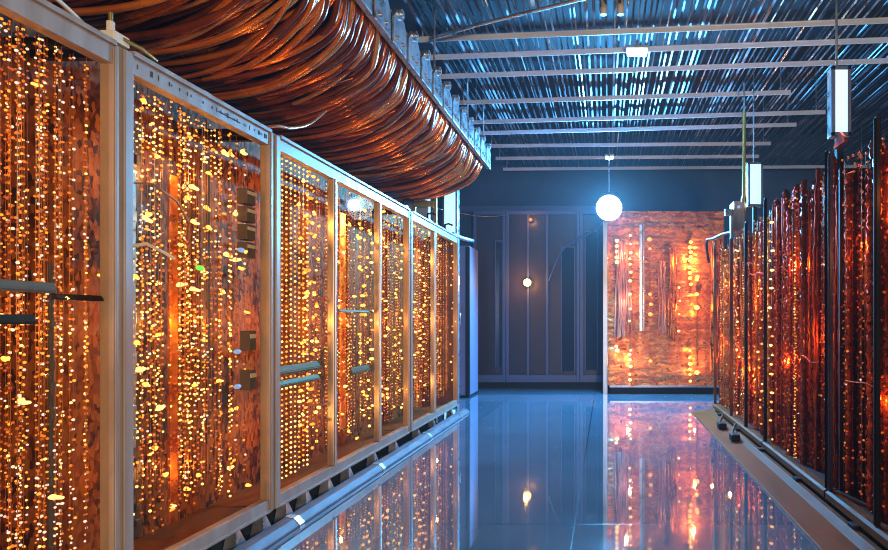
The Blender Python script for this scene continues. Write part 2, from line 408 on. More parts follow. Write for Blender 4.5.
def ex1(rt):
    crossbar(rt, 1.25, 1.95, 1.19, h=.034, m='trunk'); crossbar(rt, 1.95, 2.15, 1.17, h=.02)
    crossbar(rt, 1.25, 1.88, 1.09, h=.03)
    busbar(rt, 1.88, -1.93, .3, 1.75, .035); busbar(rt, 2.06, -1.9, .25, 1.3, .025, 'module'); busbar(rt, 1.7, -2.0, .2, 1.9, .05, 'orgcop')
def ex2(rt):
    for z in (1.42, 1.51, 1.60, 1.69): module(rt, 3.045, z, h=.078)
    for z in (.95, .75): module(rt, 3.06, z, w=.06, h=.10)
    busbar(rt, 2.86, -1.90, .9, 1.9, .04); busbar(rt, 2.50, -1.95, .2, 1.95, .045, 'module'); busbar(rt, 2.68, -1.93, .2, 1.75, .05, 'orgcop'); busbar(rt, 2.36, -1.86, .6, 1.7, .03, 'steel')
    for p, k in (((-1.80, 2.66, 1.335), 'lampg'), ((-1.80, 2.93, .95), 'lampb'), ((-1.80, 2.96, 1.45), 'lampb'), ((-1.80, 2.93, .78), 'lampb')):
        part('indicator_lamp', MB().ball(p, .012, 0, 1, (1, 2.2, 1)), M[k], rt)
    part('flex_wire', MB().tube([(-1.79, 2.25, 1.38), (-1.785, 2.33, 1.40), (-1.78, 2.42, 1.375), (-1.80, 2.50, 1.36)], .006, 8), M['cream'], rt)
    part('flex_wire', MB().tube([(-1.79, 2.25, 1.62), (-1.785, 2.36, 1.64), (-1.79, 2.5, 1.60), (-1.82, 2.62, 1.53)], .004, 8), M['wire'], rt)
def ex3(rt):
    crossbar(rt, 3.22, 3.80, .80, h=.05, m='module'); crossbar(rt, 3.22, 3.80, .735, h=.035, m='module')
    crossbar(rt, 4.02, 4.60, 1.16, h=.02, m='module'); crossbar(rt, 4.22, 4.62, .72, h=.05, m='module')
    busbar(rt, 4.2, -1.9, .3, 1.9, .05, 'modblue'); busbar(rt, 5.0, -1.9, .3, 1.9, .06, 'orgcop'); busbar(rt, 4.45, -1.95, .3, 1.9, .09, 'orgcop')
def ex4(rt):
    busbar(rt, 5.8, -1.9, .3, 1.9, .06, 'modblue'); busbar(rt, 6.6, -1.9, .3, 1.9, .08, 'orgcop')
    # rounded rail end that runs on past the cabinet
    part('rail_end', MB().tube([(XF - .01, 6.9, ZT + .012), (XF - .0, 7.2, ZT + .012), (XF + .05, 7.36, ZT + .008), (XF + .11, 7.42, ZT)], [.022, .026, .028, .022], 10), M['zinc'], rt)
left_cabinet(1.22, 2.152, [], [(1.27, 2.12, 'warm', .027, (.045, .13, .23), 16, 1), (1.27, 2.1, 'pale', .05, (.04, .1), 4, 1)], 'nearest light cabinet at the left edge, crossed by two dark bars', pw1=.02, extra=ex1, foot=(1.5, 1.95))
left_cabinet(2.157, 3.150, [], [(2.22, 2.56, 'sparse', .034, (.05, .18), 20, 1), (2.56, 2.95, 'sparse', .028, (.05, .12, .22), 20, 1), (2.95, 3.1, 'sparse', .05, (.06,), 16, 1)],
             'wide single-pane light cabinet with punched top rail and scattered amber lamps', ticks=True, extra=ex2, foot=(2.32, 2.62, 2.86, 3.08))
left_cabinet(3.155, 5.350, [(3.875, .045), (4.646, .045)],
             [(3.22, 3.64, 'neat', .047, (.05,), 3, 1), (3.62, 3.84, 'lamps', .06, (.06, .14), 2, 1), (3.91, 4.3, 'dense', .036, (.06, .15), 12, 1), (4.3, 4.61, 'dense', .06, (.1,), 18, 1), (4.46, 4.6, 'lamps', .06, (.06,), 3, 1),
              (4.69, 5.3, 'dense', .042, (.06, .16), 12, 0), (4.69, 5.3, 'lamps', .16, (.06,), 4, 1)],
             'three-pane light cabinet with evenly ranked bead columns behind its first pane', extra=ex3, foot=(3.3, 3.52, 3.8, 4.1, 4.55, 5.0))
left_cabinet(5.355, 7.09, [(6.14, .05)], [(5.45, 6.1, 'dense', .05, (.06, .16), 8, 0), (5.45, 6.1, 'lamps', .2, (.06,), 2, 1), (6.2, 7.05, 'dense', .055, (.06, .16), 8, 0), (6.2, 7.05, 'lamps', .2, (.06,), 2, 1)],
             'farthest light cabinet on the left, two panes, ending in a rounded rail', extra=ex4, foot=(5.6, 6.1, 6.8))

# floor trunking in front of the cabinets
g = thing('floor_trunking', 'silver metal trunking strip on the floor below the left cabinets', 'trunking', (-1.68, 4.2, 0))
part('channel', MB().prism([(-1.725, 0), (-1.635, 0), (-1.635, .012), (-1.665, .045), (-1.715, .052), (-1.725, .04)], 1.2, 7.2, 'y'), M['trunk'], g, .003)
part('inner_lip', MB().box(-1.765, -1.727, 1.2, 7.2, .001, .008), M['steel'], g, .001)
for y in (2.0, 3.2, 4.4, 5.6, 6.8):
    part('joint_cover', MB().prism([(-1.632, 0), (-1.632, .014), (-1.664, .0485), (-1.714, .0555), (-1.718, .052), (-1.67, .045), (-1.636, .012)], y, y + .05, 'y'), M['steel'], g)

# clamp on the tall post, cables on the cabinets
c = thing('post_clamp', 'small brass clamp on top of the post between the two nearest left cabinets', 'clamp', (-1.76, 2.18, ZT + .007))
part('clamp_body', MB().box(-1.80, -1.745, 2.13, 2.20, ZT + .007, ZT + .045).box(-1.785, -1.765, 2.14, 2.16, ZT + .045, ZT + .085), M['cream'], c, .004)
part('clamp_lever', MB().tube([(-1.75, 2.17, ZT + .03), (-1.735, 2.24, ZT + .026), (-1.745, 2.33, ZT + .02)], [.008, .009, .006], 8), M['gold'], c)
part('clamp_screw', MB().cyl((-1.775, 2.15, ZT + .085), (-1.775, 2.15, ZT + .115), .007, 10), M['gold'], c)
def cable(pts, r, m, label, cat='cable', group=None, name='power_cable', n=8):
    # Catmull-Rom smoothing
    P = [Vector(p) for p in pts]; out = []
    for i in range(len(P) - 1):
        p0, p1, p2, p3 = P[max(i - 1, 0)], P[i], P[i + 1], P[min(i + 2, len(P) - 1)]
        for k in range(6):
            t = k / 6
            out.append(.5 * ((2 * p1) + (p2 - p0) * t + (2 * p0 - 5 * p1 + 4 * p2 - p3) * t * t + (3 * p1 - p0 - 3 * p2 + p3) * t ** 3))
    out.append(P[-1])
    return solo(name, MB().tube(out, r, n), m, label, cat, P[0], group)
def wavy(x, z, y0, y1, n, ax, az): return [(x + U(-ax, ax), y0 + (y1 - y0) * i / n, z + U(0, az)) for i in range(n + 1)]
cable(wavy(-1.83, ZT + .022, 2.25, 7.0, 30, .025, .02), .014, M['blackcable'], 'thick black cable lying along the tops of the left cabinets')
cable(wavy(-1.90, ZT + .02, 1.5, 5.4, 22, .02, .03), .012, M['blackcable'], 'thinner black cable behind the thick one on the left cabinet tops')
cable([(-1.775, 3.12, ZT + .015), (-1.75, 3.2, ZT + .05), (-1.745, 3.34, ZT + .085), (-1.75, 3.55, ZT + .18), (-1.8, 3.85, ZT + .36)], .009, M['copper2'], 'loose copper lead rising from the corner of the punched top rail', name='copper_lead')
cable([(-1.79, 2.55, ZT + .02), (-1.775, 2.66, ZT + .024), (-1.78, 2.76, ZT + .018)], .006, M['cream'], 'short cream wire on top of the punched top rail', name='cream_wire')
cable([(-1.79, 1.75, ZT + .02), (-1.77, 1.9, ZT + .05), (-1.79, 2.05, ZT + .03)], .007, M['cream'], 'short cream wire arching on top of the nearest left cabinet', name='cream_wire')
for i, (y, w) in enumerate(((5.25, 'first'), (5.95, 'second'), (6.6, 'third'))):
    c = thing('cable_clip', w + ' dark hook clip along the tops of the far left cabinets', 'clip', (-1.76, y, ZT + .007), 'dark clips on the far left cabinet tops')
    part('clip_base', MB().box(-1.80, -1.74, y - .03, y + .03, ZT + .007, ZT + .02), M['zinc'], c, .002)
    part('clip_hook', MB().tube([(-1.77, y, ZT + .02), (-1.77, y + .0, ZT + .07), (-1.74, y + .03, ZT + .085), (-1.70, y + .05, ZT + .07)], .010, 8), M['dark'], c)

# behind the far end of the left cabinets
def light_box(label, x0, x1, y0, y1, z0, z1, wide=True):
    r = thing('light_box', label, 'light', ((x0 + x1) / 2, (y0 + y1) / 2, z0), 'tall icy light boxes')
    w = .022
    part('housing', MB().box(x0, x1, y0 + .012, y1, z0, z1), M['zinc'], r, .003)
    part('diffuser', MB().box(x0 + w, x1 - w, y0, y0 + .012, z0 + w, z1 - w), M['ice'], r)
    part('trim_frame', MB().box(x0, x0 + w, y0 - .004, y0 + .012, z0, z1).box(x1 - w, x1, y0 - .004, y0 + .012, z0, z1).box(x0, x1, y0 - .004, y0 + .012, z0, z0 + w).box(x0, x1, y0 - .004, y0 + .012, z1 - w, z1), M['frameblue'], r, .002)
    return r
light_box('tall icy white light box beyond the far left cabinets, beside the dark back wall', -2.07, -1.885, 7.6, 7.72, 0, 2.95)
light_box('narrower icy light box behind the brass pole at the far left cabinets', -2.31, -2.20, 7.6, 7.72, 0, 2.95)
r = thing('brass_stanchion', 'brass pole with bracket arm under the end of the cable bundle', 'pole', (-2.07, 7.3, 0))
part('pole', MB().box(-2.09, -2.055, 7.28, 7.315, 0, 2.62), M['gold'], r, .003)
part('bracket_arm', MB().box(-2.34, -2.091, 7.285, 7.31, 2.49, 2.56), M['gold'], r, .003)
part('bracket_arm', MB().box(-2.34, -2.31, 7.285, 7.31, 2.3, 2.489), M['gold'], r, .003)
solo('divider_board', MB().box(-2.62, -2.22, 7.45, 7.5, 0, 2.6), M['mauve'], 'mauve-grey board standing behind the brass pole beyond the left cabinets', 'board', (-2.42, 7.47, 0), bevel=.004)
r = thing('slate_locker', 'slate blue metal locker standing past the far left cabinets', 'locker', (-2.2, 8.9, 0))
part('body', MB().box(-2.44, -1.96, 8.62, 9.2, .03, 2.18), M['locker'], r, .006)
part('door', MB().box(-2.43, -2.01, 8.595, 8.618, .06, 2.15), M['locker'], r, .004)
part('door_edge', MB().box(-2.005, -1.95, 8.56, 8.618, .0, 2.16), M['dark'], r, .004)
part('base', MB().box(-2.43, -1.97, 8.64, 9.18, 0, .03), M['dark'], r)
part('handle', MB().tube([(-2.08, 8.594, 1.05), (-2.08, 8.56, 1.07), (-2.08, 8.56, 1.2), (-2.08, 8.594, 1.22)], .008, 8), M['zinc'], r)

# ------------------------------------------------------------------ cable tray and copper cables
TX, TZ = -1.40, H + 1.90
t = thing('cable_tray', 'long galvanised cable tray holding up the copper cable bundle', 'cable tray', (TX, 4.4, TZ - .1))
part('side_rail', MB().prism([(TX - .012, TZ - .10), (TX + .022, TZ - .10), (TX + .022, TZ - .088), (TX, TZ - .088), (TX, TZ + .088), (TX + .022, TZ + .088), (TX + .022, TZ + .10), (TX - .012, TZ + .10)], 1.9, 7.1, 'y'), M['zinc'], t, .002)
y = 2.35; k = 0
while y < 7.05:
    w = .25
    b = MB().prism([(y, TZ - .11), (y + w, TZ - .11), (y + w, TZ + .06), (y + w * .8, TZ + .115), (y + w * .2, TZ + .115), (y, TZ + .06)], TX + .024, TX + .038, 'x')
    o = part('clamp_plate', b, M['zinc'], t, .003)
    part('knob', MB().cyl((TX + .005, y + w * .5, TZ + .13), (TX + .055, y + w * .5, TZ + .13), .034, 14).cyl((TX + .055, y + w * .5, TZ + .13), (TX + .062, y + w * .5, TZ + .13), .018, 10, 0), M['zinc'], o)
    for q in (.3, .7): part('bolt', MB().cyl((TX + .038, y + w * q, TZ - .05), (TX + .05, y + w * q, TZ - .05), .014, 6), M['steel'], o)
    y += .30; k += 1
for y in (2.6, 3.8, 5.0, 6.2, 7.0):
    part('rung', MB().box(-2.75, TX - .013, y - .02, y + .02, TZ + .02, TZ + .05), M['zinc'], t, .003)
    part('hanger', MB().cyl((TX - .03, y, TZ + .05), (TX - .03, y, ZC), .009, 8), M['zinc'], t)
    part('hanger', MB().cyl((-2.7, y, TZ + .05), (-2.7, y, ZC), .009, 8), M['zinc'], t)
part('far_rail', MB().box(-2.78, -2.755, 1.9, 7.1, TZ - .1, TZ + .1), M['zinc'], t)
PROF = [(-2.95, 1.50), (-2.70, 1.44), (-2.42, 1.42), (-2.15, 1.445), (-1.93, 1.49), (-1.72, 1.57), (-1.56, 1.66), (-1.465, 1.76), (-1.425, 1.86), (-1.43, 1.98)]
N = 225
for i in range(N):
    f = (i + .5) / N
    yb = 2.40 + 4.62 * f
    skew = U(.15, .80) * (1 if R() > .10 else -.2)
    if f > .955: skew = U(.0, .12)
    lift = U(-.05, .06) + (.05 if R() < .25 else 0)
    sag = U(-.02, .03)
    ph, am = U(0, 6.28), U(.0, .085)
    pts = []
    for j, (x, z) in enumerate(PROF):
        q = j / (len(PROF) - 1)
        n = Vector((.5 * q, 0, 1 - .5 * q)) * (lift * math.sin(PI * min(1, q * 1.15)) + sag * .4)
        yy = yb + skew * (.55 - q) + am * math.sin(ph + q * 5)
        pts.append((x + n.x * -.6 - (.02 if j > 6 else 0) - U(0, .008), min(yy, 7.16), H + z + n.z))
    rr = U(.012, .021)
    mt = random.choices([M['copper'], M['copper2'], M['copper3']], [5, 1.4, 4.5])[0]
    cable(pts, rr, mt, 'copper cable draped among the others in the big bundle under the tray', group='copper cables in the overhead bundle', name='copper_cable', n=8)
part('backing', MB().prism([(-2.74, H + 1.74), (-2.15, H + 1.62), (-1.80, H + 1.70), (-1.60, H + 1.84), (-1.60, H + 1.86), (-2.74, H + 1.86)], 2.2, 7.0, 'y'), M['dark'], t, label='black trough added behind the copper cables for dark gaps')  # invented black filler, standing in for the shade between cables

# ------------------------------------------------------------------ ceiling: rods, joists, pipe, duct, fixtures
ZR = 3.63
RODM = []
for k in range(8):
    b = MB(); w, h = U(.009, .024), U(.008, .014)
    a = U(-.5, .5); cs, sn = math.cos(a), math.sin(a)
    pts = [(u * cs - v * sn, u * sn + v * cs) for u, v in ((-w / 2, -h / 2), (w / 2, -h / 2), (w / 2, h / 2), (-w / 2, h / 2))]
    b.prism(pts, 0, 5.55, 'y')
    RODM.append(b.mesh('ceiling_rod', M[('rod', 'rod2', 'rod3', 'rod2')[k % 4]]))
for i in range(112):
    x = -1.62 + i * .0525 + U(-.014, .014)
    o = link('ceiling_rod', random.choice(RODM), None, (x, 4.55 + U(-.1, .1), ZR + .02 + U(0, .035)))
    o.rotation_euler.x = U(-.003, .003); o.rotation_euler.z = U(-.006, .006)
    o['label'] = 'thin steel rod in the row running lengthwise above the ceiling joists'; o['category'] = 'rod'; o['kind'] = 'thing'; o['group'] = 'thin steel rods under the ceiling'
JT = [(5.16, 3.60, 'nearest', 4.2, .055), (5.52, 3.60, 'second nearest, carrying the small white lamp', 4.2, .06), (5.95, 3.60, 'third nearest', 4.2, .045), (6.68, 3.60, 'fourth nearest, stopping short of the far right', 2.0, .05),
      (7.35, 3.60, 'fifth nearest', 2.6, .055), (7.78, 3.60, 'sixth nearest', 2.4, .04), (8.45, 3.60, 'third from the back wall', 2.3, .045), (9.1, 3.60, 'second from the back wall', 2.3, .045), (9.75, 3.60, 'closest to the back wall', 4.2, .05)]
for (y, z, lab, xe, w) in JT:
    sl = -.085 if y < 8 else -.03
    r = thing('ceiling_joist', 'pale steel joist across the ceiling, ' + lab, 'joist', (0, y, z - .05), 'pale steel joists across the ceiling')
    x0 = -1.68; a = math.atan(sl)
    def seg(b, xa, xb, ya, yb, za, zb):
        vs = []
        for xx in (xa, xb):
            for yy in (ya, yb):
                for zz in (za, zb): vs.append((xx, y + yy + sl * xx, zz))
        b.add(vs, [(0, 1, 3, 2), (4, 6, 7, 5), (0, 4, 5, 1), (2, 3, 7, 6), (0, 2, 6, 4), (1, 5, 7, 3)])
        return b
    b = seg(MB(), x0, xe, -w / 2, w / 2, z - .012, z); seg(b, x0, xe, -w / 2, -w / 2 + .008, z - .05, z - .012)
    part('channel', b, M['joist'], r, .002)
    for xx in (x0 + .06, xe - .1):
        part('hanger', MB().cyl((xx, y + sl * xx, z), (xx, y + sl * xx, ZC), .008, 8), M['zinc'], r)
cable([(-1.50, 5.10, 3.50), (-1.0, 4.9, 3.53), (-.3, 4.6, 3.54), (.5, 4.25, 3.55), (.9, 4.1, 3.6), (.95, 4.08, ZC)], .014, M['zinc'], 'thin bright pipe slanting across the ceiling near the top edge', 'pipe', name='ceiling_pipe')
r = thing('air_duct', 'dark grey duct above the rods near the top of the picture', 'duct', (-.85, 4.7, 3.72))
part('duct_body', MB().box(-1.3, -.35, 4.60, 4.95, 3.74, 4.0), M['duct'], r, .01)
for q in (-1.02, -.62): part('duct_flange', MB().box(q, q + .04, 4.57, 4.98, 3.71, 4.03), M['cream'], r, .004)
part('hanger', MB().box(-.9, -.87, 4.7, 4.85, 4.0, ZC), M['zinc'], r)
def fixture(p, w, d, label):
    r = thing('ceiling_light', label, 'light', p, 'small white lamps under the joists')
    x, y, z = p
    part('housing', MB().box(x - w / 2, x + w / 2, y - d / 2, y + d / 2, z + .03, z + .06), M['zinc'], r, .004)
    part('diffuser', MB().box(x - w / 2 + .01, x + w / 2 - .01, y - d / 2 + .01, y + d / 2 - .01, z, z + .03), M['fix'], r, .006)
    part('bracket', MB().box(x - .015, x + .015, y - .015, y + .015, z + .06, 3.62), M['zinc'], r)
    l = bpy.data.lights.new('ceiling_light_glow', 'AREA'); l.energy = 7; l.color = (.6, .85, 1); l.size = w; l.shape = 'SQUARE'
    o = bpy.data.objects.new('ceiling_light_glow', l); COL.objects.link(o); o.location = (x, y, z - .012)
fixture((.28, 5.40, 3.50), .20, .12, 'small square white lamp below the second joist')
fixture((.05, 8.95, 3.52), .14, .10, 'tiny white lamp under the ceiling straight above the brilliant floodlight')
r = thing('vertical_conduit', 'pair of pale vertical conduits dropping through the rods at the top', 'conduit', (-.0, 4.9, 3.62))
for x in (-.02, .12): part('tube', MB().cyl((x, 4.9, 3.60), (x, 4.9, ZC), .028, 12), M['cream'], r)
part('clamp_bar', MB().box(-.06, .16, 4.88, 4.92, 3.98, 4.02), M['zinc'], r, .003)

# ------------------------------------------------------------------ back wall: dark cabinets, amber lamp
def dark_cabinet(x0, x1, label, mulls, glass):
    r = thing('dark_cabinet', label, 'cabinet', ((x0 + x1) / 2, 9.9, 0), 'dark cabinets along the back wall')
    yf = 9.80; zt = 2.90
    part('body', MB().box(x0, x1, yf + .02, YB - .06, .10, zt), M['maroon'], r, .004)
    part('plinth', MB().box(x0, x1, yf + .05, YB - .06, 0, .10), M['dark'], r)
    fw = .05
    b = MB().box(x0, x0 + fw, yf - .012, yf + .02, .10, zt).box(x1 - fw, x1, yf - .012, yf + .02, .10, zt).box(x0 + fw, x1 - fw, yf - .012, yf + .02, zt - .06, zt).box(x0 + fw, x1 - fw, yf - .012, yf + .02, .10, .22)
    part('door_frame', b, M['frameblue'], r, .004)
    for m in mulls: part('mullion', MB().box(m - .02, m + .02, yf - .02, yf + .02, .22, zt - .06), M['frameblue'], r, .004)
    for (a, c, z0, z1) in glass:
        o = part('glazed_strip', MB().box(a, c, yf + .004, yf + .019, z0, z1), M['darkglass'], r)
        part('glazing_bead', MB().box(a - .015, a, yf - .004, yf + .02, z0, z1).box(c, c + .015, yf - .004, yf + .02, z0, z1).box(a - .015, c + .015, yf - .004, yf + .02, z1, z1 + .02), M['frameblue'], o, .002)
    return r
dark_cabinet(-2.17, -1.64, 'narrow dark maroon cabinet at the back beside the slate locker', [], [(-1.80, -1.70, .35, 2.4)])
dark_cabinet(-1.635, -.43, 'wide dark cabinet at the back carrying the amber lamp', [-1.27, -.96], [(-.72, -.52, .28, 2.3)])
dark_cabinet(-.425, .0, 'narrow dark cabinet at the back next to the copper panel', [], [(-.33, -.15, .3, 2.55)])
def lamp(p, rad, e, label, em):
    r = thing('signal_lamp', label, 'lamp', p, 'amber lamps on the back wall')
    x, y, z = p
    part('socket', MB().cyl((x, y, z), (x, y - .05, z), rad * .7, 14), M['gold'], r)
    part('bulb', MB().ball((x, y - .05 - rad * .8, z), rad, 0, 2), em, r)
    if e:
        amber((x, y - .13 - rad * 2, z), e, .03, (1, .40, .07))
em = mat('amber_bulb', (1, .6, .2), .3, emit=(1, .50, .09), es=10); em.cycles.emission_sampling = 'NONE'
lamp((-1.27, 9.778, 1.72), .062, 11, 'glowing amber lamp on the wide dark cabinet at the back', em)
lamp((-1.22, 9.786, 2.74), .03, 2, 'tiny orange lamp high up on the wide dark cabinet', M['bead_org'])
cable([(-2.62, 7.5, 2.62), (-2.3, 8.4, 2.66), (-1.9, 9.3, 2.72), (-1.62, 9.78, 2.83)], .005, M['zinc'], 'thin pale wire sagging from the far left boxes to the back wall', name='sagging_wire')
cable([(-.93, 9.77, 1.75), (-.85, 9.74, 1.95), (-.70, 9.70, 2.25), (-.45, 9.66, 2.42), (-.15, 9.5, 2.55), (.0, 9.3, 2.72)], .018, M['frameblue'], 'curved slate hose hanging on the dark back cabinets below the floodlight', 'hose', name='wall_hose')

# ------------------------------------------------------------------ floodlight
r = thing('floodlight', 'brilliant white-blue floodlight at the back above the copper panel', 'lamp', (.045, 8.75, 2.75))
x, y, z = .045, 8.75, 2.75
part('housing', MB().tube([(x, y + .16, z), (x, y + .14, z), (x, y + .03, z), (x, y, z)], [.06, .12, .18, .195], 24), M['zinc'], r)
part('lens', MB().ball((x, y - .005, z), .185, 0, 2, (1, .35, 1)), M['star'], r)
part('yoke', MB().tube([(x - .19, y + .05, z), (x - .20, y + .06, z + .1), (x - .12, y + .07, z + .24), (x + .12, y + .07, z + .24), (x + .20, y + .06, z + .1), (x + .19, y + .05, z)], .008, 8), M['dark'], r)
part('drop_rod', MB().cyl((x, y + .07, z + .245), (x, y + .07, ZC), .010, 10), M['zinc'], r)
l = bpy.data.lights.new('floodlight_beam', 'SPOT'); l.spot_size = math.radians(172); l.spot_blend = .35; l.energy = 2300; l.color = (.08, .47, 1); l.shadow_soft_size = .08
o = bpy.data.objects.new('floodlight_beam', l); COL.objects.link(o); o.location = (x, y - .2, z)
o.rotation_euler = Vector((-.14, -1, -.55)).to_track_quat('-Z', 'Y').to_euler()

# ------------------------------------------------------------------ back copper panel
r = thing('copper_panel_cabinet', 'broad copper-foil panel facing the corridor below the floodlight', 'panel', (.85, 9.3, 0))
X0, X1, Z0, Z1, YP = -.045, 1.78, .13, 2.73, 9.05
import mathutils.noise as mn
b = MB(); nx, nz = 90, 170
for iz in range(nz + 1):
    for ix in range(nx + 1):
        u, v = ix / nx, iz / nz; px, pz = X0 + .07 + (X1 - X0 - .07) * u, Z0 + (Z1 - Z0) * v
        d = .022 * mn.noise((px * 1.6, pz * 9, 1.3)) + .012 * mn.noise((px * 4, pz * 22, 5.)) + .016 * mn.noise((px * 7, pz * 1.2, 9.))
        b.v.append((px, YP + d, pz))
for iz in range(nz):
    for ix in range(nx):
        a = iz * (nx + 1) + ix; b.f.append((a, a + 1, a + nx + 2, a + nx + 1)); b.m.append(0); b.s.append(True)
part('foil_sheet', b, M['foil'], r)
part('body', MB().box(X0 + .07, X1, YP + .05, YP + .7, Z0, Z1), M['darkred'], r)
part('plinth', MB().box(X0 + .1, X1, YP + .06, YP + .7, 0, Z0), M['dark'], r)
part('bottom_edge', MB().box(X0 + .1, X1, YP - .03, YP + .045, Z0 - .03, Z0 - .002), M['steel'], r, .004)
part('edge_post', MB().box(X0, X0 + .068, YP - .02, YP + .7, 0, Z1), M['steel'], r, .004)
part('post', MB().box(.50, .545, YP - .07, YP - .03, .95, 2.55).box(.56, .575, YP - .06, YP - .03, .95, 2.55), M['zinc'], r, .004)
part('top_edge', MB().box(X0, X1, YP - .03, YP + .70, Z1 + .001, Z1 + .02), M['orgcop'], r, .004)
def drape(x, z1, z0, n, spread, m):
    b = MB()
    for k in range(n):
        xx = x + U(-spread, spread); xe = xx + U(-.06, .08); ph = U(0, 6)
        b.tube([(xx + (xe - xx) * q + .012 * math.sin(ph + q * 7), YP - .035 - U(0, .03), z1 + (z0 - z1) * q) for q in [i / 14 for i in range(15)]], U(.009, .018), 6)
    part('hanging_strands', b, M[m], r)
drape(.20, 2.30, .86, 12, .09, 'pinkcop'); drape(.33, 2.1, .95, 6, .05, 'pinkcop'); drape(.82, 2.0, .92, 6, .06, 'pinkcop'); drape(1.0, 2.2, .8, 6, .08, 'orgcop'); drape(1.62, 2.3, .3, 6, .05, 'orgcop'); drape(1.72, 2.3, .2, 6, .04, 'redcop')
def lampstring(x, zs, rad, em):
    b2 = MB().tube([(x, YP - .06, max(zs) + .05), (x, YP - .06, min(zs) - .05)], .004, 6)
    o = part('lamp_string', b2, M['wire'], r); 
    for z in zs: part('bulb', MB().ball((x + U(-.012, .012), YP - .08, z), rad * U(.75, 1.15), 0, 1, (1.15, 1, 1)), em, o)
lampstring(.36, [2.38, 2.25, 2.12, 2.03, 1.95, 1.83, 1.7, 1.5, 1.28, 1.1, .66, .6, .52, .42, .3, .22], .022, M['bead_hot'])
lampstring(.16, [2.3, 2.22, 2.14, 2.05, 1.98, .72, .66], .026, M['bead_hot'])
lampstring(.66, [2.32, 2.18, 1.5, 1.35, 1.2, .5], .028, M['bead_amb'])
lampstring(1.26, [2.28, 2.2, 2.13, 2.06, 2.0, 1.9, 1.82, 1.74, 1.65, .66, .55, .46, .38, .3, .2], .026, M['lampy'])
lampstring(1.36, [1.76, 1.72, 1.5, 1.3, .33], .034, M['lampy'])
lampstring(1.10, [1.6, 1.4, 1.2, .95], .018, M['bead_hot'])
amber((1.28, YP - .26, 2.0), 16, .018, (1, .5, .12)); amber((1.3, YP - .26, 1.3), 9, .018, (1, .42, .08)); amber((1.3, YP - .24, .5), 7, .018, (1, .42, .08)); amber((.32, YP - .24, .5), 6, .018, (1, .45, .13)); amber((.3, YP - .28, 2.1), 7, .018, (1, .5, .3)); amber((.35, YP - .28, 1.4), 5, .018, (1, .40, .16))

# ------------------------------------------------------------------ right racks
XW = 1.30
def bundle_mesh(kind, L):
    b = MB()
    if kind == 'rope':
        n = random.randint(4, 7)
        for k in range(n):
            a0 = U(0, 6.28); tw = U(.5, 4) * random.choice((-1, 1)); rad = U(.010, .026); j = U(.003, .008)
            pts = [(rad * math.cos(a0 + tw * q) + U(-j, j), rad * math.sin(a0 + tw * q) + U(-j, j), L * q) for q in [i / 44 for i in range(45)]]
            b.tube(pts, U(.005, .011), 5)
    elif kind == 'coil':
        rows = 150; r0 = U(.016, .03)
        pts = [(U(-.004, .004), U(-.004, .004), L * i / rows) for i in range(rows + 1)]
        b.tube(pts, [r0 * (U(.72, 1.2) if i % 2 else U(.5, .9)) for i in range(rows + 1)], 8)
    else:  # crumpled strip of foil
        rows = 110; w = U(.03, .055); vs = []; fs = []
        for i in range(rows + 1):
            for k in range(4): vs.append((U(-.012, .012), (k / 3 - .5) * w + U(-.005, .005), L * i / rows + U(-.005, .005)))
        for i in range(rows):
            for k in range(3): fs.append((i * 4 + k, i * 4 + k + 1, i * 4 + 5 + k, i * 4 + 4 + k))
        b.add(vs, fs, 0, False)
    return b
BM = {}
for mk in ('redcop', 'orgcop', 'copper3'):
    for kind in ('rope', 'coil', 'foil'): BM[mk, kind] = [bundle_mesh(kind, 1.0).mesh('wire_bundle', M[mk]) for _ in range(5)]
